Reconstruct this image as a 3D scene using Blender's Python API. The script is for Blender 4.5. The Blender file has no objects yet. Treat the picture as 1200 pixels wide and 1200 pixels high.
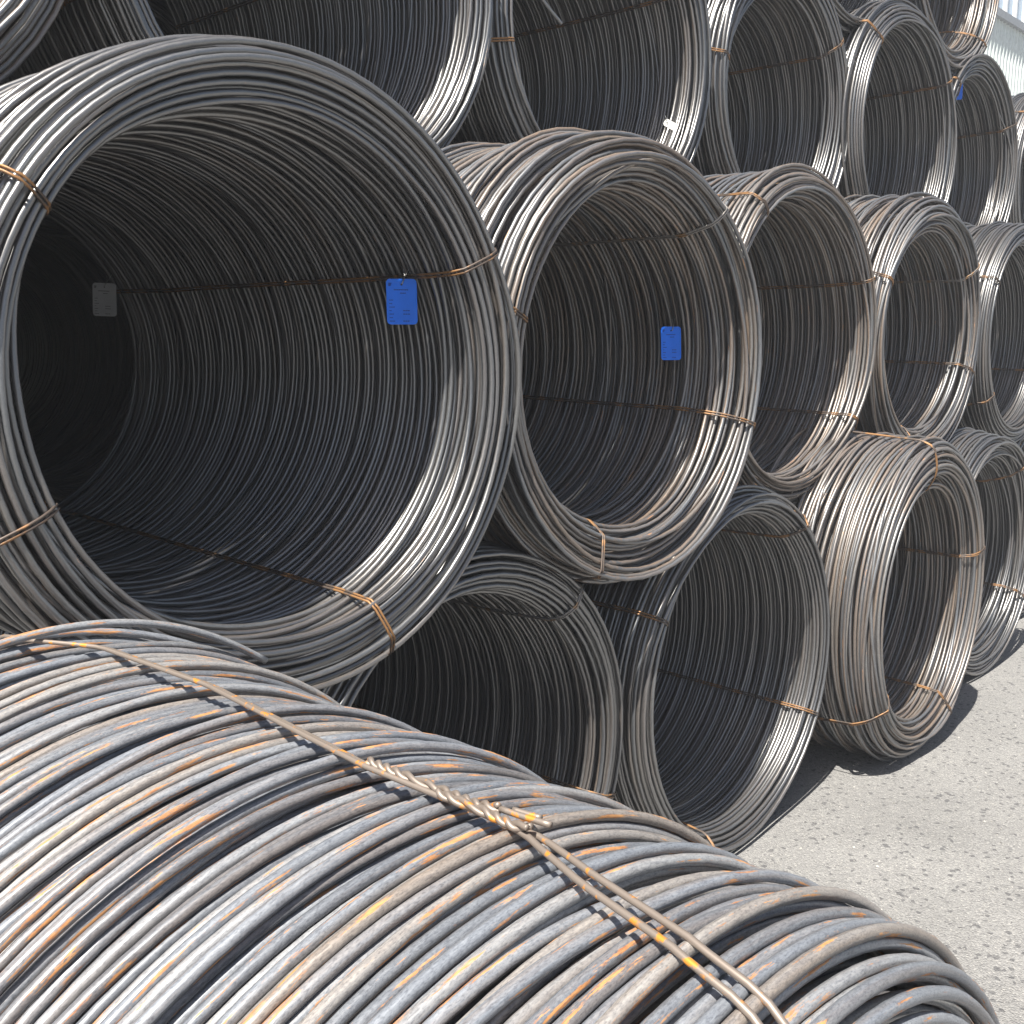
import bpy, math, random
import numpy as np
from mathutils import Vector, Matrix

# ---------------------------------------------------------------- camera, sky, sun, exposure
sc = bpy.context.scene
C = sc.collection
CAM_Y, CAM_Z = -1.75, 1.76
PITCH, YAW = math.radians(9.759), math.radians(42.933)
FPX = 1250.0
cd = bpy.data.cameras.new('camera'); cam = bpy.data.objects.new('camera', cd); C.objects.link(cam)
cd.sensor_width = 36; cd.lens = 36 * FPX / 1200; cd.clip_start = 0.02; cd.clip_end = 600
fwd = Vector((math.cos(YAW) * math.cos(PITCH), math.sin(YAW) * math.cos(PITCH), -math.sin(PITCH)))
cam.location = (0, CAM_Y, CAM_Z)
cam.rotation_euler = fwd.to_track_quat('-Z', 'Y').to_euler()
sc.camera = cam

SUN = Vector((0.54, 0.16, -0.98)).normalized()          # direction the light travels
world = bpy.data.worlds.new('World'); sc.world = world; world.use_nodes = True
wn = world.node_tree; wn.nodes.clear()
sky = wn.nodes.new('ShaderNodeTexSky'); sky.sky_type = 'NISHITA'; sky.sun_disc = False
sky.sun_elevation = math.asin(-SUN.z); sky.sun_rotation = math.atan2(-SUN.x, -SUN.y)
sky.dust_density = 2.0
bg = wn.nodes.new('ShaderNodeBackground'); bg.inputs[1].default_value = 0.05
wo = wn.nodes.new('ShaderNodeOutputWorld')
wn.links.new(sky.outputs[0], bg.inputs[0]); wn.links.new(bg.outputs[0], wo.inputs[0])
sl = bpy.data.lights.new('sun', 'SUN'); sl.energy = 5.0; sl.angle = math.radians(0.5); sl.color = (1, 0.95, 0.87)
so = bpy.data.objects.new('sun', sl); C.objects.link(so); so.rotation_euler = SUN.to_track_quat('-Z', 'Y').to_euler()
so.location = (0, 0, 20)
sc.view_settings.view_transform = 'Standard'; sc.view_settings.look = 'None'
sc.view_settings.exposure = 1.1; sc.view_settings.gamma = 1; sc.view_settings.use_curve_mapping = False

# ---------------------------------------------------------------- materials
def mat(name):
    m = bpy.data.materials.new(name); m.use_nodes = True
    nt = m.node_tree; b = nt.nodes['Principled BSDF']
    return m, nt, b
def N(nt, kind, **kw):
    n = nt.nodes.new(kind)
    for k, v in kw.items(): setattr(n, k, v)
    return n
def ramp(nt, fac, stops):
    r = N(nt, 'ShaderNodeValToRGB'); e = r.color_ramp.elements
    while len(e) < len(stops): e.new(0.5)
    for i, (p, c) in enumerate(stops):
        e[i].position = p; e[i].color = c if len(c) == 4 else (*c, 1)
    nt.links.new(fac, r.inputs[0]); return r.outputs[0]
def mixc(nt, fac, a, b, blend='MIX'):
    n = N(nt, 'ShaderNodeMix', data_type='RGBA', blend_type=blend)
    for s, v in ((n.inputs[0], fac), (n.inputs[6], a), (n.inputs[7], b)):
        if isinstance(v, bpy.types.NodeSocket): nt.links.new(v, s)
        elif isinstance(v, (int, float)): s.default_value = v
        else: s.default_value = (*v, 1)
    return n.outputs[2]
def math_(nt, op, a, b=0.0, c=0.0):
    n = N(nt, 'ShaderNodeMath', operation=op)
    for i, v in enumerate((a, b, c)):
        if isinstance(v, bpy.types.NodeSocket): nt.links.new(v, n.inputs[i])
        else: n.inputs[i].default_value = v
    return n.outputs[0]

def steel(name, rust, brown, val=1.0, tint=(1, 1, 1), rough=0.42, metal=0.55, ior=1.6):
    m, nt, b = mat(name)
    wa = N(nt, 'ShaderNodeAttribute', attribute_name='wire_coord').outputs['Vector']
    wi = N(nt, 'ShaderNodeAttribute', attribute_name='wire_id').outputs['Fac']
    oi = N(nt, 'ShaderNodeObjectInfo').outputs['Random']
    w = math_(nt, 'MULTIPLY_ADD', oi, 53.0, wi)
    def noise(scale, det, wo_=0.0, rgh=0.6):
        mp = N(nt, 'ShaderNodeMapping'); mp.inputs['Scale'].default_value = scale
        nt.links.new(wa, mp.inputs[0])
        n = N(nt, 'ShaderNodeTexNoise', noise_dimensions='4D')
        n.inputs['Scale'].default_value = 1; n.inputs['Detail'].default_value = det; n.inputs['Roughness'].default_value = rgh
        nt.links.new(mp.outputs[0], n.inputs['Vector'])
        nt.links.new(math_(nt, 'ADD', w, wo_), n.inputs['W'])
        return n.outputs['Fac']
    wh = N(nt, 'ShaderNodeTexWhiteNoise', noise_dimensions='1D'); nt.links.new(w, wh.inputs['W'])
    tone = wh.outputs['Value']
    base = ramp(nt, tone, [(0, (.095*val, .102*val, .115*val)), (0.45, (.15*val, .163*val, .185*val)), (0.8, (.215*val, .215*val, .215*val)), (1, (.16*val, .14*val, .125*val))])
    long_ = noise((1.6, .5, .5), 3, 3.1)
    base = mixc(nt, math_(nt, 'MULTIPLY', ramp(nt, long_, [(0.45, (0, 0, 0)), (0.62, (1, 1, 1))]), brown), base, (.215, .152, .105))
    fine = noise((60, 3, 3), 4, 7.7, .7)
    base = mixc(nt, 0.75, base, ramp(nt, fine, [(0.3, (.62, .62, .64)), (0.7, (1.25, 1.25, 1.22))]), 'MULTIPLY')
    rn = noise((11, .9, .9), 5, 11.3, .62)
    speck = noise((260, 4, 4), 3, 21.0, .6)
    base = mixc(nt, 1.0, base, ramp(nt, speck, [(.34, (.66, .66, .67)), (.5, (1, 1, 1)), (.68, (1.16, 1.15, 1.12))]), 'MULTIPLY')
    rn = math_(nt, 'MULTIPLY_ADD', speck, .10, math_(nt, 'SUBTRACT', rn, .05))
    lo = 0.74 - 0.18 * rust
    rm = ramp(nt, rn, [(lo, (0, 0, 0)), (lo + 0.035, (1, 1, 1))])
    rc = ramp(nt, fine, [(0.35, (.30, .10, .03)), (0.6, (.62, .29, .08))])
    base = mixc(nt, math_(nt, 'MULTIPLY', rm, 0.85), base, rc)
    nt.links.new(base, b.inputs['Base Color']); b.inputs['IOR'].default_value = ior
    nt.links.new(math_(nt, 'MULTIPLY', math_(nt, 'SUBTRACT', 1.0, rm), metal), b.inputs['Metallic'])
    nt.links.new(math_(nt, 'ADD', math_(nt, 'MULTIPLY_ADD', fine, 0.22, rough - .11), math_(nt, 'MULTIPLY', rm, 0.3)), b.inputs['Roughness'])
    bp = N(nt, 'ShaderNodeBump'); bp.inputs['Strength'].default_value = 0.25; bp.inputs['Distance'].default_value = 0.001
    nt.links.new(fine, bp.inputs['Height']); nt.links.new(bp.outputs[0], b.inputs['Normal'])
    return m
M_ROD = steel('rod_steel', 0.3, 0.26, val=.42, metal=.1, rough=.38, ior=2.7)
M_ROD_BROWN = steel('rod_steel_rusty', 0.5, 0.85, val=.74, metal=.1, rough=.42, ior=2.3)
M_ROD_NEAR = steel('rod_steel_near', 0.85, 0.36, val=1.7, metal=0.15, rough=.42)

def tie_material(name, base, rustc, amt, metal=.3):
    m, nt, b = mat(name)
    g = N(nt, 'ShaderNodeTexCoord').outputs['Object']
    n = N(nt, 'ShaderNodeTexNoise'); n.inputs['Scale'].default_value = 22 if amt > .2 else 60; n.inputs['Detail'].default_value = 4
    nt.links.new(g, n.inputs['Vector'])
    nt.links.new(mixc(nt, ramp(nt, n.outputs[0], [(0.62 - .3 * amt, (0, 0, 0)), (0.68 - .25 * amt, (1, 1, 1))]), base, rustc), b.inputs['Base Color'])
    b.inputs['Metallic'].default_value = metal; b.inputs['Roughness'].default_value = .5
    return m
M_TIE = tie_material('tie_wire_rusty', (.11, .085, .07), (.31, .165, .07), .5)
M_TIE_GREY = tie_material('tie_wire_grey', (.30, .28, .26), (.40, .24, .12), .3, .5)
M_TIE_NEAR = tie_material('tie_wire_near', (.27, .225, .19), (.72, .30, .05), .1, .45)

def plain(name, col, rough=.5, metal=0):
    m, nt, b = mat(name)
    g = N(nt, 'ShaderNodeTexCoord').outputs['Object']
    n = N(nt, 'ShaderNodeTexNoise'); n.inputs['Scale'].default_value = 14; n.inputs['Detail'].default_value = 5
    nt.links.new(g, n.inputs['Vector'])
    c = tuple(col)
    nt.links.new(ramp(nt, n.outputs[0], [(.3, tuple(x * .88 for x in c)), (.7, tuple(min(1, x * 1.08) for x in c))]), b.inputs['Base Color'])
    b.inputs['Roughness'].default_value = rough; b.inputs['Metallic'].default_value = metal
    return m
M_BLUE = plain('tag_blue_plastic', (.0, .17, .90), .35)
M_PRINT = plain('tag_print', (.0, .035, .25), .6)
M_GREYTAG = plain('tag_grey', (.55, .56, .58), .5)
M_INK = plain('tag_ink', (.12, .12, .13), .6)
M_WHITE = plain('tag_white_paper', (.62, .62, .6), .6)
M_THIN = plain('thin_wire', (.45, .45, .45), .35, .8)
M_SIDING = plain('siding_paint', (.62, .68, .66), .45)
M_GLAZE = plain('glazing_blue_grey', (.30, .42, .55), .15)
M_MULL = plain('mullion_white', (.85, .87, .88), .4)
M_SHEATH = plain('eaves_trim', (.28, .30, .32), .5)

m, nt, b = mat('asphalt'); M_ASPHALT = m
g = N(nt, 'ShaderNodeTexCoord').outputs['Object']
def nz(sc_, det=5, rg=.6):
    n = N(nt, 'ShaderNodeTexNoise'); n.inputs['Scale'].default_value = sc_; n.inputs['Detail'].default_value = det; n.inputs['Roughness'].default_value = rg
    nt.links.new(g, n.inputs['Vector']); return n.outputs[0]
v = N(nt, 'ShaderNodeTexVoronoi'); v.inputs['Scale'].default_value = 190; nt.links.new(g, v.inputs['Vector'])
v2 = N(nt, 'ShaderNodeTexVoronoi'); v2.inputs['Scale'].default_value = 75; nt.links.new(g, v2.inputs['Vector'])
base = ramp(nt, nz(1.3, 7, .65), [(.3, (.228, .226, .22)), (.7, (.305, .302, .294))])
cell = N(nt, 'ShaderNodeSeparateColor'); nt.links.new(v.outputs['Color'], cell.inputs[0])
base = mixc(nt, .8, base, ramp(nt, cell.outputs[0], [(0, (.68, .68, .69)), (.5, (.96, .95, .95)), (.88, (1.07, 1.07, 1.06)), (1, (1.5, 1.47, 1.42))]), 'MULTIPLY')
base = mixc(nt, ramp(nt, nz(7, 6, .7), [(.66, (0, 0, 0)), (.78, (.4, .4, .4))]), base, (.07, .07, .072))
cell2 = N(nt, 'ShaderNodeSeparateColor'); nt.links.new(v2.outputs['Color'], cell2.inputs[0])
base = mixc(nt, ramp(nt, cell2.outputs[1], [(.93, (0, 0, 0)), (.95, (.7, .7, .7))]), base, (.08, .08, .085))
nt.links.new(base, b.inputs['Base Color']); b.inputs['Roughness'].default_value = .85
bp = N(nt, 'ShaderNodeBump'); bp.inputs['Strength'].default_value = .8; bp.inputs['Distance'].default_value = .006
hh = math_(nt, 'ADD', math_(nt, 'MULTIPLY', v.outputs['Distance'], -1.0), math_(nt, 'MULTIPLY', nz(30), 1.5))
nt.links.new(hh, bp.inputs['Height']); nt.links.new(bp.outputs[0], b.inputs['Normal'])

# ---------------------------------------------------------------- helpers
def link(name, me, parent=None, mats=(), smooth=True):
    o = bpy.data.objects.new(name, me); C.objects.link(o)
    if mats and not me.materials:
        for x in mats: me.materials.append(x)
    if parent: o.parent = parent
    return o
def tag(o, label=None, cat=None, group=None, kind=None):
    for k, v_ in (('label', label), ('category', cat), ('group', group), ('kind', kind)):
        if v_: o[k] = v_
    return o
def empty(name, loc):
    o = bpy.data.objects.new(name, None); o.empty_display_size = .1; C.objects.link(o); o.location = loc; return o
def quads_mesh(name, V, Q, attr=None, wid=None, smooth=True):
    me = bpy.data.meshes.new(name)
    nv, nq = len(V), len(Q)
    me.vertices.add(nv); me.vertices.foreach_set('co', V.astype(np.float32).ravel())
    me.loops.add(nq * 4); me.loops.foreach_set('vertex_index', Q.astype(np.int32).ravel())
    me.polygons.add(nq); me.polygons.foreach_set('loop_start', np.arange(0, nq * 4, 4, dtype=np.int32))
    me.polygons.foreach_set('use_smooth', np.full(nq, smooth))
    if attr is not None:
        a = me.attributes.new('wire_coord', 'FLOAT_VECTOR', 'POINT'); a.data.foreach_set('vector', attr.astype(np.float32).ravel())
        a = me.attributes.new('wire_id', 'FLOAT', 'POINT'); a.data.foreach_set('value', wid.astype(np.float32))
    me.update(calc_edges=True); me.validate()
    return me
def pymesh(name, V, F, smooth=False):
    me = bpy.data.meshes.new(name); me.from_pydata([tuple(p) for p in V], [], F)
    if smooth: me.polygons.foreach_set('use_smooth', [True] * len(F))
    me.update(); return me
def box(V, F, x0, x1, y0, y1, z0, z1):
    n = len(V)
    V += [(x, y, z) for z in (z0, z1) for y in (y0, y1) for x in (x0, x1)]
    F += [tuple(n + i for i in f) for f in ((0, 2, 3, 1), (4, 5, 7, 6), (0, 1, 5, 4), (2, 6, 7, 3), (0, 4, 6, 2), (1, 3, 7, 5))]

class Tubes:                                            # several open tubes joined in one mesh
    def __init__(s): s.V = []; s.F = []; s.A = []; s.W = []
    def add(s, P, r, ns=6, wid=0.0, closed=False):
        P = np.asarray(P, float); n = len(P)
        T = (np.roll(P, -1, 0) - np.roll(P, 1, 0)) if closed else np.gradient(P, axis=0)
        T /= np.linalg.norm(T, axis=1)[:, None] + 1e-12
        ref = np.array([0.13, 0.31, 0.94]); n0 = np.cross(T[0], ref); n0 /= np.linalg.norm(n0)
        Ns = [n0]
        for i in range(1, n):
            q = Ns[-1] - T[i] * np.dot(Ns[-1], T[i]); Ns.append(q / (np.linalg.norm(q) + 1e-12))
        Nn = np.array(Ns); B = np.cross(T, Nn)
        rr = np.broadcast_to(np.asarray(r, float), (n,))
        a = np.arange(ns) / ns * 2 * math.pi
        ring = P[:, None] + rr[:, None, None] * (Nn[:, None] * np.cos(a)[None, :, None] + B[:, None] * np.sin(a)[None, :, None])
        o = len(s.V); s.V += ring.reshape(-1, 3).tolist()
        u = np.concatenate([[0], np.cumsum(np.linalg.norm(np.diff(P, axis=0), axis=1))])
        for i in range(n):
            for k in range(ns): s.A.append((u[i], math.cos(a[k]), math.sin(a[k]))); s.W.append(wid)
        m_ = n if closed else n - 1
        for i in range(m_):
            j = (i + 1) % n
            for k in range(ns):
                l = (k + 1) % ns; s.F.append((o + i * ns + k, o + i * ns + l, o + j * ns + l, o + j * ns + k))
        if not closed:
            s.F.append(tuple(o + k for k in range(ns))[::-1]); s.F.append(tuple(o + (n - 1) * ns + k for k in range(ns)))
    def mesh(s, name, attrs=False):
        me = pymesh(name, s.V, s.F, True)
        if attrs:
            a = me.attributes.new('wire_coord', 'FLOAT_VECTOR', 'POINT'); a.data.foreach_set('vector', np.array(s.A, np.float32).ravel())
            a = me.attributes.new('wire_id', 'FLOAT', 'POINT'); a.data.foreach_set('value', np.array(s.W, np.float32))
        return me

# ---------------------------------------------------------------- the wound rod
class Winding:
    """Rod loops laid one on another round a stadium-shaped section (inner wall, front lip, outer wall, back lip)."""
    def __init__(w, seed, L=1.6, rc=.555, rho=.042, d=.0128, M=52, ns=6, base_pitch=1.1, layers=((1.9, .0),), messy=1.0, inner_layers=1.0, lift=.02, wan=.010, calm_end=0.0):
        rng = np.random.default_rng(seed); w.d = d; w.M = M
        Ls = L - 2 * rho; arc = math.pi * rho; P = 2 * (Ls + arc); w.L = L
        th = np.arange(M) / M * 2 * math.pi; w.th = th
        w.geo = (Ls, arc, P, rho, rc)
        # zone 0..Ls inner wall (front to back), back lip, outer wall (back to front), front lip
        ph = rng.uniform(0, 6.28, 12)
        def wander(s0, amp):
            q = s0 / P * 2 * math.pi
            return amp * (np.sin(3 * q + ph[0]) * np.cos(th - ph[1]) + .7 * np.sin(7 * q + ph[2]) * np.cos(th - ph[3])
                    + .45 * np.sin(11 * q + ph[4]) * np.cos(2 * th - ph[5]) + .3 * np.sin(17 * q + ph[6]) * np.cos(3 * th - ph[7]))
        loops = []
        nb = int(P / (base_pitch * d))
        for k in range(nb):
            s0 = (k + rng.uniform(-.25, .25)) * P / nb
            loops.append((s0, .5, 0.0))
        for pitch, mess in layers:
            n = int(P / (pitch * d)); ex = []
            for k in range(n):
                s0 = (k + rng.uniform(-.5, .5)) * P / n
                if s0 % P < Ls and rng.random() > inner_layers: continue
                ex.append((s0, 1.0 + mess, 1.0))
            rng.shuffle(ex); loops += [tuple(e) for e in ex]
        core = [(k * d * 1.25, 0, -1) for k in range(int(Ls / (d * 1.25)))]   # packed middle of the bundle, added to stop light leaking through
        loops = core + loops
        S = np.zeros((len(loops), M)); H = np.zeros((len(loops), M)); Z = np.zeros(len(loops))
        kern = np.exp(-np.linspace(-2, 2, 9) ** 2); kern /= kern.sum()
        step = max(1, M // 40)
        for i, (s0, ms, up) in enumerate(loops):
            if up < 0: S[i] = s0; H[i] = -rho; continue
            calm = 1 - calm_end * math.exp(-(min(s0 % P, P - s0 % P) / .16) ** 2)
            a = ms * messy * calm
            s = s0 + wander(s0, wan * messy * calm) + a * (rng.normal(0, .0065) * np.cos(th - rng.uniform(0, 6.28)) + rng.normal(0, .004) * np.cos(2 * th - rng.uniform(0, 6.28)) + rng.normal(0, .002) * np.cos(3 * th - rng.uniform(0, 6.28)))
            big = up > 0 and rng.random() < .16 * calm
            if big: s = s + messy * rng.normal(0, .03) * np.cos(th - rng.uniform(0, 6.28))
            if i:
                ds = np.abs(S[:i] - s); ds = np.minimum(ds, P - ds)
                need = np.where(ds < d, H[:i] + np.sqrt(np.maximum(0, (d * .97) ** 2 - ds ** 2)), -1).max(0)
                need = np.maximum(need, 0)
            else: need = np.zeros(M)
            if up > 0 and (s0 % P) > Ls and rng.random() < .3:
                need = need + lift * rng.random() * np.clip(np.cos(th - rng.uniform(0, 6.28)), 0, 1) ** 2
            e = need.copy()
            for q in range(1, step + 1): e = np.maximum(e, np.maximum(np.roll(need, q), np.roll(need, -q)))
            for _ in range(max(1, M // 48)):
                e = sum(kern[j] * np.roll(e, (j - 4)) for j in range(9))
            S[i] = s; H[i] = np.maximum(e, need * .93)
            H[i] = sum(np.array([.25, .5, .25])[j] * np.roll(H[i], j - 1) for j in range(3))
        w.S, w.H = S, H
        w.Y, w.R = w.section(S, H)
        w.build(ns, rng)
    def section(w, s, h):
        Ls, arc, P, rho, rc = w.geo
        s = np.mod(s, P)
        y = np.zeros_like(s); r = np.zeros_like(s)
        a = s < Ls; y[a] = rho + s[a]; r[a] = rc - rho - h[a]
        b_ = (s >= Ls) & (s < Ls + arc); t = (s[b_] - Ls) / rho
        y[b_] = rho + Ls + (rho + h[b_]) * np.sin(t); r[b_] = rc - (rho + h[b_]) * np.cos(t)
        c = (s >= Ls + arc) & (s < 2 * Ls + arc); y[c] = rho + Ls - (s[c] - Ls - arc); r[c] = rc + rho + h[c]
        e = s >= 2 * Ls + arc; t = (s[e] - 2 * Ls - arc) / rho
        y[e] = rho - (rho + h[e]) * np.sin(t); r[e] = rc + (rho + h[e]) * np.cos(t)
        return y, r
    def build(w, ns, rng):
        n, M = w.S.shape
        ct, st = np.cos(w.th), np.sin(w.th)
        Pp = np.stack([w.R * ct, w.Y, w.R * st], -1)
        T = np.roll(Pp, -1, 1) - np.roll(Pp, 1, 1); T /= np.linalg.norm(T, axis=-1, keepdims=True)
        Rad = np.stack([ct, 0 * ct, st], -1)[None] * np.ones((n, 1, 1))
        N1 = Rad - T * (Rad * T).sum(-1, keepdims=True); N1 /= np.linalg.norm(N1, axis=-1, keepdims=True)
        B = np.cross(T, N1)
        a = np.arange(ns) / ns * 2 * math.pi
        V = Pp[:, :, None] + w.d / 2 * (N1[:, :, None] * np.cos(a)[None, None, :, None] + B[:, :, None] * np.sin(a)[None, None, :, None])
        idx = np.arange(n * M * ns).reshape(n, M, ns)
        Q = np.stack([idx, np.roll(idx, -1, 1), np.roll(np.roll(idx, -1, 1), -1, 2), np.roll(idx, -1, 2)], -1).reshape(-1, 4)
        u = (w.th * .56)[None, :, None] * np.ones((n, 1, ns))
        at = np.stack([u, np.cos(a)[None, None] * np.ones((n, M, 1)), np.sin(a)[None, None] * np.ones((n, M, 1))], -1).reshape(-1, 3)
        wid = np.repeat(rng.uniform(0, 100, n), M * ns)
        w.mesh = quads_mesh('rod_winding', V.reshape(-1, 3), Q, at, wid)
    def hull(w, theta, off):
        """tight band round the section at angle theta: convex hull of the rod centres, grown by off"""
        f = (theta / (2 * math.pi) * w.M) % w.M; i = int(f); t = f - i; j = (i + 1) % w.M
        y = w.Y[:, i] * (1 - t) + w.Y[:, j] * t; r = w.R[:, i] * (1 - t) + w.R[:, j] * t
        pts = sorted(set(zip(y.round(5), r.round(5))))
        def half(ps):
            o = []
            for p in ps:
                while len(o) > 1 and (o[-1][0] - o[-2][0]) * (p[1] - o[-2][1]) - (o[-1][1] - o[-2][1]) * (p[0] - o[-2][0]) <= 0: o.pop()
                o.append(p)
            return o
        hl = half(pts)[:-1] + half(pts[::-1])[:-1]
        out = []
        for k in range(len(hl)):
            p0, p, p2 = map(np.array, (hl[k - 1], hl[k], hl[(k + 1) % len(hl)]))
            d1 = (p - p0) / np.linalg.norm(p - p0); d2 = (p2 - p) / np.linalg.norm(p2 - p)
            for dd in (d1, d2): out.append(p + off * np.array([dd[1], -dd[0]]))
        out = np.array(out)
        # resample evenly with a denser step, then relax
        q = np.vstack([out, out[:1]]); L_ = np.concatenate([[0], np.cumsum(np.linalg.norm(np.diff(q, axis=0), axis=1))])
        n = 150; u = np.arange(n) / n * L_[-1]
        return np.stack([np.interp(u, L_, q[:, 0]), np.interp(u, L_, q[:, 1])], 1)

def tie_mesh(w, theta, rt=.0028, seed=0, strands=2, gap=.0075, skew=.03, knot=True):
    rng = random.Random(seed); tb = Tubes()
    r0 = theta + rng.uniform(-skew, skew)
    base = w.hull(theta, w.d / 2 + rt * .8)
    n = len(base); amp = rng.uniform(-skew, skew); ph = rng.uniform(0, 6.28)
    k = np.arange(n) / n * 2 * math.pi
    for s in range(strands):
        o = (s - (strands - 1) / 2) * gap
        wob = np.cos(k + ph) * amp * .5 + (o + gap * .35 * np.sin(2 * k + ph * 2 + s * 3.0) * (1 if s else -1)) / base[:, 1]
        a = theta + wob
        P = np.stack([base[:, 1] * np.cos(a), base[:, 0], base[:, 1] * np.sin(a)], 1)
        tb.add(P, rt, 6, closed=True)
    if knot:                                            # the twisted ends stand a little off the outer face
        y0 = rng.uniform(.08, .3); r = np.interp(y0, *zip(*sorted((p[0], p[1]) for p in base if p[1] > w.geo[4]))) + rt * 2.2
        for s in (0, 1):
            t = np.linspace(0, 1, 26); q = t * 6 * math.pi + s * math.pi
            rr = r + rt * 1.1 * np.cos(q) + .012 * t ** 3; a = theta + (rt * 1.1 * np.sin(q) + .02 * t) / r
            tb.add(np.stack([rr * np.cos(a), y0 + .085 * t, rr * np.sin(a)], 1), rt * .9, 5)
    return tb.mesh('tie_wire')

VAR = {}
def variant(k):
    if k not in VAR:
        spec = {
            'near': dict(seed=5, L=1.42, M=100, ns=8, layers=((1.3, .1),), messy=.9, inner_layers=.4, lift=.006, wan=.005, calm_end=.85, base_pitch=1.12, d=.0135, rc=.583, rho=.022),
            'big': dict(seed=11, L=1.7, M=80, ns=8, layers=((2.0, .1),), messy=.8, lift=.022, rc=.568, rho=.034),
            'a': dict(seed=21, rc=.575, rho=.028, layers=((2.0, .2),), messy=.75, lift=.02),
            'b': dict(seed=32, rc=.553, rho=.044, layers=((1.8, .3), (6, .6)), messy=.9, lift=.02, inner_layers=.9),
            'c': dict(seed=43, layers=((2.1, .0),), messy=.65, rho=.038, lift=.02),
            'd': dict(seed=54, layers=((1.9, .4),), messy=.85, rho=.055, rc=.545, lift=.03),
            'e': dict(seed=65, layers=((2.3, .2),), messy=.6, rc=.58, rho=.022, lift=.02, base_pitch=1.12),
        }[k]
        VAR[k] = Winding(**spec)
    return VAR[k]

ROD_MATS = {'s': M_ROD, 'r': M_ROD_BROWN, 'n': M_ROD_NEAR}
TIE_MATS = {'o': M_TIE, 'g': M_TIE_GREY, 'n': M_TIE_NEAR}
GROUP = 'steel rod coils stacked in the yard'
def coil(var, x, y, z, spin, ties, label, R=.62, mt='s', tie_seed=0, group=GROUP, knot=True):
    w = variant(var)
    base = w.mesh.get('base')
    root = empty('wire_coil', (x, y, z - R)); sc_ = R / .62
    tag(root, label, 'wire coil', group)
    be = math.radians(spin)
    o = link('rod_winding', w.mesh, root)
    if not w.mesh.materials: w.mesh.materials.append(ROD_MATS[mt])
    o.material_slots[0].link = 'OBJECT'; o.material_slots[0].material = ROD_MATS[mt]
    o.location = (0, 0, R); o.rotation_euler = (0, be, 0); o.scale = (sc_, 1, sc_)
    for i, td in enumerate(ties):
        col = 'o'; 
        if isinstance(td, tuple): td, col = td
        t = link('tie_wire', tie_mesh(w, (math.radians(td) + be) % (2 * math.pi), seed=tie_seed * 10 + i, strands=2, knot=knot and (i + tie_seed) % 2 == 0), root, [TIE_MATS[col]])
        t.location = o.location; t.rotation_euler = o.rotation_euler; t.scale = o.scale
    return root, o

# ---------------------------------------------------------------- ground and building
def grid(name, x0, x1, y0, y1, n):
    V = []; F = []
    for i in range(n + 1):
        for j in range(n + 1): V.append((x0 + (x1 - x0) * i / n, y0 + (y1 - y0) * j / n, 0))
    for i in range(n):
        for j in range(n):
            k = i * (n + 1) + j; F.append((k, k + n + 1, k + n + 2, k + 1))
    return pymesh(name, V, F)
gr = link('ground', grid('ground', -150, 250, -150, 150, 20), None, [M_ASPHALT]); tag(gr, kind='structure')

BY, BZ = 6.0, 0
def building():
    root = empty('warehouse', (20, BY, 0))
    tag(root, 'pale corrugated metal warehouse wall with blue grey glazing band above, behind the stack', 'building')
    z1, z2 = 7.42, 10.4
    # one sheet of ribbed siding, 1.02 m wide, six ribs
    V = []; F = []
    prof = []
    for k in range(6):
        b0 = k * .17; prof += [(b0, 0), (b0 + .10, 0), (b0 + .118, -.03), (b0 + .152, -.03)]
    prof.append((1.02, 0))
    for px, py in prof: V += [(px, py, 0.05), (px, py, z1)]
    for i in range(len(prof) - 1): F.append((2 * i, 2 * i + 2, 2 * i + 3, 2 * i + 1))
    sm = pymesh('siding_sheet', V, F); sm.materials.append(M_SIDING)
    for i in range(42):
        o = link('siding_sheet', sm, root); o.location = (-22 + i * 1.02, 0, 0)
    V = []; F = []; box(V, F, 0, .44, .02, .04, 0, z2 - z1 - .14); pm = pymesh('glazing_pane', V, F); pm.materials.append(M_GLAZE)
    V = []; F = []; box(V, F, 0, .07, -.05, .06, 0, z2 - z1 - .14); mm = pymesh('mullion', V, F); mm.materials.append(M_MULL)
    for i in range(80):
        o = link('glazing_pane', pm, root); o.location = (-22 + i * .52, 0, z1 + .14)
        o = link('mullion', mm, root); o.location = (-22 + i * .52 + .445, 0, z1 + .14)
    V = []; F = []; box(V, F, -22, 20.9, -.10, .25, z1 + .002, z1 + .138); link('eaves_trim', pymesh('eaves_trim', V, F), root, [M_SHEATH])
    V = []; F = []; box(V, F, -22.2, 21.1, -.15, 12, z2, z2 + .3); link('roof', pymesh('roof', V, F), root, [M_SIDING])
    V = []; F = []; box(V, F, -22, 20.9, .07, .27, 0, z1); box(V, F, -22, 20.9, .07, .27, z1 + .14, z2 - .01)
    link('back_wall', pymesh('back_wall', V, F), root, [M_SHEATH])
building()

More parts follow.
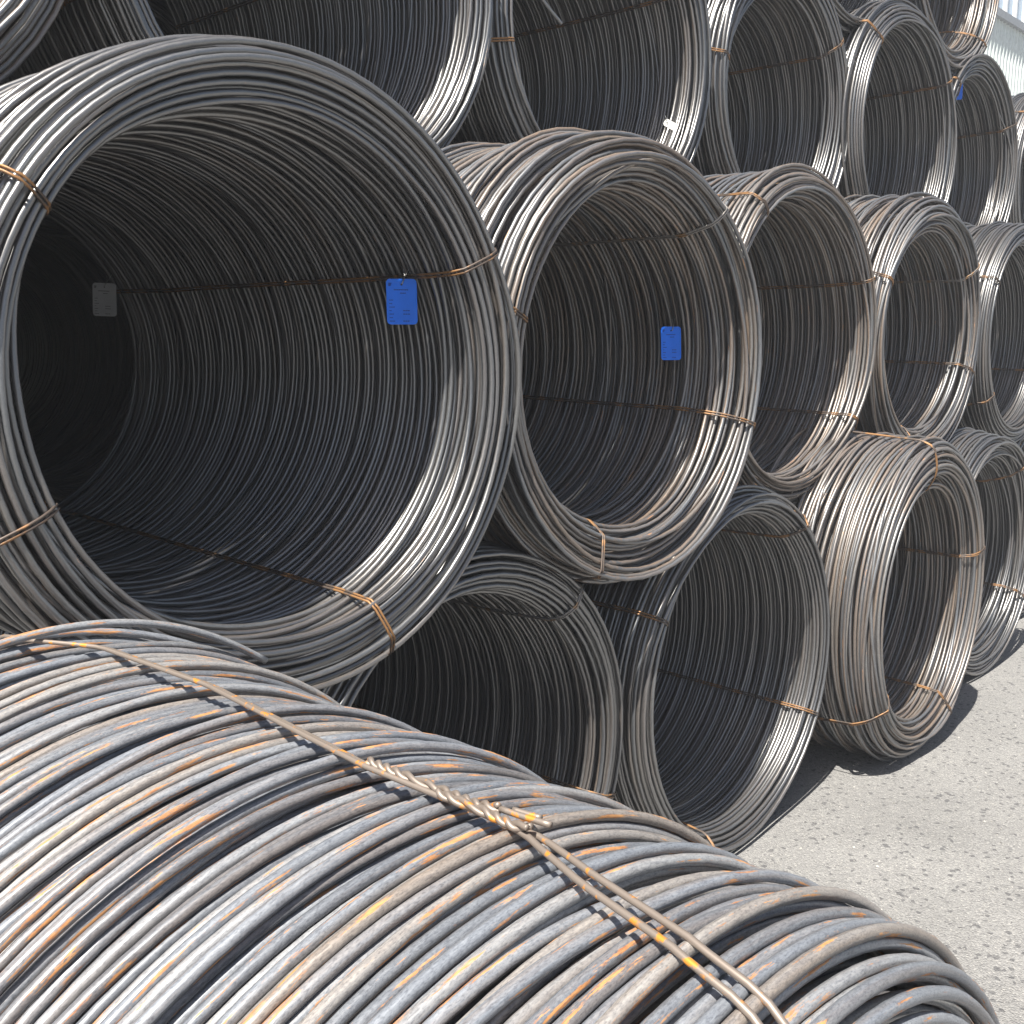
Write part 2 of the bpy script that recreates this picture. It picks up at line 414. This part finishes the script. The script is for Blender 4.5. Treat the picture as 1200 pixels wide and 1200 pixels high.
# ---------------------------------------------------------------- the coils
# middle row, whose axes stand about eye high
big, _ = coil('big', 1.213, -.03, 1.66, 52, [26, (-69, 'o'), 146, 203], 'largest coil facing us at left, blue tag hanging on the right of its dark hole', tie_seed=1)
big.rotation_euler = (0, 0, math.radians(-1.8))
coil('b', 2.39, -.01, 1.668, 100, [166, (52, 'g'), -20, -113], 'second coil of the middle row, blue tag inside its hole and fanned loops on top', R=.603, mt='r', tie_seed=2)
coil('a', 3.745, .225, 1.715, 200, [(128, 'o'), 25, -37, 190], 'third coil of the middle row, right of the smaller blue tag, a shadowed hole', mt='r', tie_seed=3)
coil('d', 4.99, .245, 1.735, 10, [155, (35, 'g'), -20, 250], 'fourth coil of the middle row, directly above the brown coil on the asphalt', mt='r', tie_seed=4)
coil('c', 6.35, .27, 1.72, 70, [150, -25, (215, 'o')], 'fifth coil of the middle row, cut by the right edge under the far top coils', tie_seed=5)
# bottom row
coil('near', .68, -1.405, .62, 0, [], 'huge foreground coil lying across the bottom with orange rust streaks and a twisted tie', mt='n')
coil('c', 1.785, .03, .62, 140, [(48, 'g'), -20, 200], 'bottom coil just behind the foreground coil, dark hole under the largest coil', tie_seed=7)
coil('e', 3.03, .015, .622, 320, [52, -28, 150, (250, 'o')], 'bottom coil with wide dark hole, left of the brown coil on the asphalt', tie_seed=8)
oval, _ = coil('d', 4.25, -.12, .66, 220, [98, 14, 215, -62], 'thick brownish coil standing forward on the asphalt with sunlight inside', R=.66, mt='r', tie_seed=9, knot=False)
coil('b', 5.5, .09, .625, 30, [140, 50, -30], 'rear coil on the asphalt at right, partly hidden by the thick brownish coil', R=.625, tie_seed=10)
coil('e', 6.85, .3, .62, 110, [120, 30], 'last bottom coil showing only as a dark strip at the right edge', tie_seed=11)
oval.scale = (.9, 1, 1)
# upper row
coil('a', .52, .5, 2.72, 300, [-50, 60, 170], 'coil cut by the top left corner, only its lower right arc and tie showing', mt='r', tie_seed=12)
coil('e', 1.81, .59, 2.72, 60, [20, 200, -75], 'upper coil cut by the top edge, directly above the gap right of the largest coil', tie_seed=13)
coil('c', 3.04, .61, 2.72, 150, [190, -66, 30], 'upper coil with a loose rod end hanging down and a white slip at its bottom', tie_seed=14)
coil('d', 4.33, .67, 2.72, 260, [35, -65, 170], 'upper coil cut by the top edge, above the third coil of the middle row', tie_seed=15)
coil('a', 5.46, .62, 2.72, 20, [135, (35, 'o'), -45], 'highest wholly seen coil at upper right with rusty ties', tie_seed=16)
coil('b', 6.68, .71, 2.72, 190, [140, 30, -60, 215], 'small upper coil with a sliver of blue tag by its hole', tie_seed=17)
coil('c', 8.05, .75, 2.72, 80, [135, 30], 'upper coil cut by the right edge beneath the corrugated wall', tie_seed=18)
# topmost row
coil('e', 5.0, .70, 3.76, 90, [-60, 200], 'topmost coil of which only a bit shows at the top edge', tie_seed=19)
coil('b', 6.25, .74, 3.78, 130, [200, -45], 'topmost coil before the warehouse wall with sunlit brown rods inside', mt='r', tie_seed=20)
LIGHT_BLOCK = 'coil added behind the front stack to keep its holes dark'
n_ = 0
for rank, y0, shift in ((1, 1.78, .62), (2, 3.45, .91)):  # added ranks behind the stack, offset to block light through the holes
    for row in range(4):
        for q in range(5 if rank == 1 else 4):
            x = -.6 + q * 1.24 + (shift if row % 2 == 0 else shift - .62)
            coil('acde'[n_ % 4], x, y0 + (.15 * row), .62 + row * 1.05, 37 * n_, [], LIGHT_BLOCK, group='coils added to block light behind the stack'); n_ += 1

# ---------------------------------------------------------------- the foreground coil's tie, knot and loose rod end
COILS = {o['label']: o for o in C.objects if 'label' in o}
near = next(o for l, o in COILS.items() if l.startswith('huge foreground'))
wnr = VAR['near']
hl = wnr.hull(math.radians(87), wnr.d / 2 + .003)
yk = [-1.6, -1.43, -1.33, -1.19, -1.10, -1.03, -.85, -.47, -.2, -.07, .1]
tk = [92, 91.8, 90.6, 88, 85.6, 85.4, 86, 83.2, 85.0, 91.5, 92]
Y0 = near.location.y
def theta_at(yw): return np.radians(np.interp(yw, yk, tk))
tb = Tubes(); rt = .0036
for sgn in (-1, 1):
    yw = hl[:, 0] + Y0
    gap = np.interp(yw, [-1.5, -1.2, -1.11, -1.08, -.85, -.5, 0], [.013, .012, .009, .004, .0042, .005, .0045])
    th = theta_at(yw) + sgn * gap / hl[:, 1]
    r = hl[:, 1] + (.0015 * sgn)
    tb.add(np.stack([r * np.cos(th), hl[:, 0], r * np.sin(th)], 1), rt, 8, closed=True)
t = link('tie_wire', tb.mesh('tie_wire'), near, [M_TIE_NEAR]); t.location = (0, 0, .62)
def outer_r(yl): 
    o = hl[hl[:, 1] > .585]; o = o[np.argsort(o[:, 0])]; return np.interp(yl, o[:, 0], o[:, 1])
tb = Tubes()
for (ya, yb, turns, off, lift, rr) in ((-.85, -1.05, 5.3, -.001, .006, .0030), (-.97, -1.10, 3.2, .007, .006, .0028)):
    for s_ in (0, 1):
        q = np.linspace(0, 1, 90); yw = ya + (yb - ya) * q
        a = (q + .05 * np.sin(q * 9 + off * 900)) * turns * 2 * math.pi + s_ * math.pi
        r = outer_r(yw - Y0) + lift + rr * np.cos(a) + .006 * np.clip(q - .85, 0, 1) / .15
        th = theta_at(yw) + (off + rr * np.sin(a)) / r
        tb.add(np.stack([r * np.cos(th), yw - Y0, r * np.sin(th)], 1), .0034, 8)
for (o1, y1, y2, h2) in ((.003, -1.05, -1.165, .016), (.010, -1.06, -1.12, .010)):
    q = np.linspace(0, .55, 8); yw = y1 + (y2 - y1) * q; r = outer_r(yw - Y0) + .011 + (h2 - .006) * q ** 2
    th = theta_at(np.full(8, -1.08)) - (o1 + .008 * q) / r * 1.2
    tb.add(np.stack([r * np.cos(th), yw - Y0, r * np.sin(th)], 1), .0036, 8)
t = link('tie_knot', tb.mesh('tie_knot'), near, [M_TIE_NEAR]); t.location = (0, 0, .62)

def rod_strand(name, pts, parent, m, r=.008, wid=3.0, n=60):
    P = np.array(pts, float); u = np.linspace(0, len(P) - 1, n)
    Q = np.stack([np.interp(u, range(len(P)), P[:, k]) for k in range(3)], 1)
    for _ in range(12): Q[1:-1] = .25 * Q[:-2] + .5 * Q[1:-1] + .25 * Q[2:]
    tb = Tubes(); tb.add(Q - np.array(parent.location), r, 10, wid)
    return link(name, tb.mesh(name, True), parent, [m])
a = np.radians(np.linspace(165, 50, 12)); rr = outer_r(1.27) + .015
rod_strand('loose_rod_end', [(.68 + (rr + .004 * math.sin(5 * q)) * math.cos(q), -.13 + .05 * (i / 11) ** 2, .62 + (rr - .002 + .010 * (i / 11)) * math.sin(q)) for i, q in enumerate(a)], near, M_ROD_NEAR, .0068)
up = next(o for l, o in COILS.items() if 'loose rod end hanging' in l)
rod_strand('loose_rod_end', [(2.40, .66, 3.02), (2.46, .60, 2.95), (2.526, .60, 2.886), (2.623, .60, 2.799), (2.684, .59, 2.747), (2.734, .58, 2.71)], up, M_ROD, .0065)

# ---------------------------------------------------------------- hanging tags
def make_tag(name, loc, rz, label, cat, material, w=.070, h=.102, group=None, lines=True, ink=None, tilt=(0, 0), hook=.035):
    root = empty(name, loc); tag(root, label, cat, group); root.rotation_euler = (tilt[0], tilt[1], rz)
    # plate with clipped round corners and a punched hole, 1.2 mm thick, hanging below the origin
    out = []
    for cx, cz, a0 in ((w / 2, -h, -90), (w / 2, 0, 0), (-w / 2, 0, 90), (-w / 2, -h, 180)):
        sx, sz = math.copysign(1, cx), (1 if cz == 0 else -1); R_ = .009
        for k in range(5):
            a = math.radians(a0 + 22.5 * k); out.append((cx - sx * R_ + R_ * math.cos(a), cz - sz * R_ + R_ * math.sin(a)))
    n = len(out); hc = (0, -.012); hr = .0028
    hole = []
    for (x, z) in out:
        a = math.atan2(z - hc[1], x - hc[0]); hole.append((hc[0] + hr * math.cos(a), hc[1] + hr * math.sin(a)))
    bend = lambda x, z: .004 * math.sin((z + .05) * 22) + .8 * x * x
    V = []; F = []
    for yy in (0, .0012):
        V += [(x, yy + bend(x, z), z) for x, z in out] + [(x, yy + bend(x, z), z) for x, z in hole]
    for i in range(n):
        j = (i + 1) % n
        F += [(i, n + i, n + j, j), (2 * n + i, 2 * n + j, 3 * n + j, 3 * n + i), (i, j, 2 * n + j, 2 * n + i), (n + i, 3 * n + i, 3 * n + j, n + j)]
    link('tag_plate', pymesh('tag_plate', V, F), root, [material])
    if lines:                                           # the printed rows, too small to read, as thin ink strips
        V = []; F = []; rng = random.Random(3)
        def strip(x0, x1, z, hh):
            k = len(V); V.extend([(x, bend(x, z_) - .0006, z_) for x, z_ in ((x0, z - hh), (x1, z - hh), (x1, z + hh), (x0, z + hh))]); F.append((k, k + 1, k + 2, k + 3))
        x = -.018
        while x < .014: l = rng.uniform(.0022, .004); strip(x, x + l, -.0245, .0011); x += l + .0008
        x = -.004
        while x < .008: l = rng.uniform(.002, .003); strip(x, x + l, -.032, .0011); x += l + .0008
        for k in range(3): strip(-.030, -.030 + .0075 - .001 * k, -.010 - .0026 * k, .0008)
        for k in range(7):
            z = -.0475 - k * .0078; x = -.029
            for _ in range(rng.randint(2, 4)): l = rng.uniform(.0016, .0032); strip(x, x + l, z, .0009); x += l + .0008
            if k in (3, 4, 6):
                x = .002
                for _ in range(3): l = rng.uniform(.003, .005); strip(x, x + l, z, .0009); x += l + .001
        link('printed_text', pymesh('printed_text', V, F), root, [ink or M_PRINT])['kind'] = 'stuff'
    tb = Tubes(); u = np.linspace(0, 1, 14)
    tb.add(np.stack([-.001 + .009 * np.sin(u * 2.2), .004 - .008 * np.cos(u * 3), -.012 + hook * u], 1), .0009, 5)
    tb.add(np.stack([.001 + .021 * u ** 1.2, .006 - .010 * np.cos(u * 3), -.012 + hook * 1.1 * u], 1), .0009, 5)
    link('tag_wire', tb.mesh('tag_wire'), root, [M_THIN])
    return root
RZT = math.radians(-32)
make_tag('blue_tag', (1.635, .112, 1.871), RZT, 'bright blue tag with rows of dark print, wired inside the largest coil', 'tag', M_BLUE, group='blue tags on the coils')
make_tag('blue_tag', (2.776, .161, 1.766), RZT * .8, 'smaller darker blue tag hanging deep in the second coil of the middle row', 'tag', M_BLUE, group='blue tags on the coils')
make_tag('blue_tag', (6.37, .74, 3.14), math.radians(-60), 'sliver of blue tag at the hole edge of a small upper coil', 'tag', M_BLUE, group='blue tags on the coils', lines=False)
make_tag('grey_tag', (1.624, 1.5, 1.90), RZT, 'grey tag dim in the black back of the largest coil, at left', 'tag', M_GREYTAG, ink=M_INK, tilt=(.05, .04))
make_tag('white_slip', (3.335, .60, 2.50), math.radians(-45), 'small white slip caught on the bottom lip of an upper coil with hanging rod', 'slip', M_WHITE, w=.026, h=.052, lines=False, tilt=(math.radians(-15), math.radians(-58)), hook=.02)

# ---------------------------------------------------------------- loose grit on the asphalt
rng = np.random.default_rng(4); n = 5000
px = rng.uniform(1.4, 9, n); py = -.05 - 3.4 * rng.random(n); r = rng.gamma(2.0, .0012, n).clip(.001, .010)
ico = np.array([(1, 0, 0), (0, 1, 0), (-1, 0, 0), (0, -1, 0), (0, 0, .7), (0, 0, -.5)], float)
V = (ico[None] * rng.uniform(.6, 1.3, (n, 6, 1)) * r[:, None, None]) + np.stack([px, py, r * .2], 1)[:, None]
fc = [(0, 1, 4), (1, 2, 4), (2, 3, 4), (3, 0, 4), (1, 0, 5), (2, 1, 5), (3, 2, 5), (0, 3, 5)]
F = [tuple(i * 6 + k for k in f) for i in range(n) for f in fc]
m, nt, b = mat('grit'); g = N(nt, 'ShaderNodeNewGeometry')
nt.links.new(ramp(nt, g.outputs['Random Per Island'], [(0, (.10, .10, .10)), (.6, (.28, .27, .25)), (1, (.5, .48, .45))]), b.inputs['Base Color']); b.inputs['Roughness'].default_value = .9
tag(link('grit', pymesh('grit', V.reshape(-1, 3).tolist(), F), None, [m]), 'loose grit scattered over the grey asphalt', 'grit', kind='stuff')

# ---------------------------------------------------------------- thin volume added to imitate veiling lens glare
V = []; F = []; box(V, F, -30, 45, -20, 25, -1, 12)
m = bpy.data.materials.new('veil_haze'); m.use_nodes = True; nt = m.node_tree; nt.nodes.clear()
pv = N(nt, 'ShaderNodeVolumePrincipled'); pv.inputs['Color'].default_value = (.9, .93, 1, 1); pv.inputs['Density'].default_value = .0055
mo = N(nt, 'ShaderNodeOutputMaterial'); nt.links.new(pv.outputs[0], mo.inputs['Volume'])
tag(link('veil_haze', pymesh('veil_haze', V, F), None, [m]), 'added thin haze in the yard air', 'veil_haze', kind='stuff')
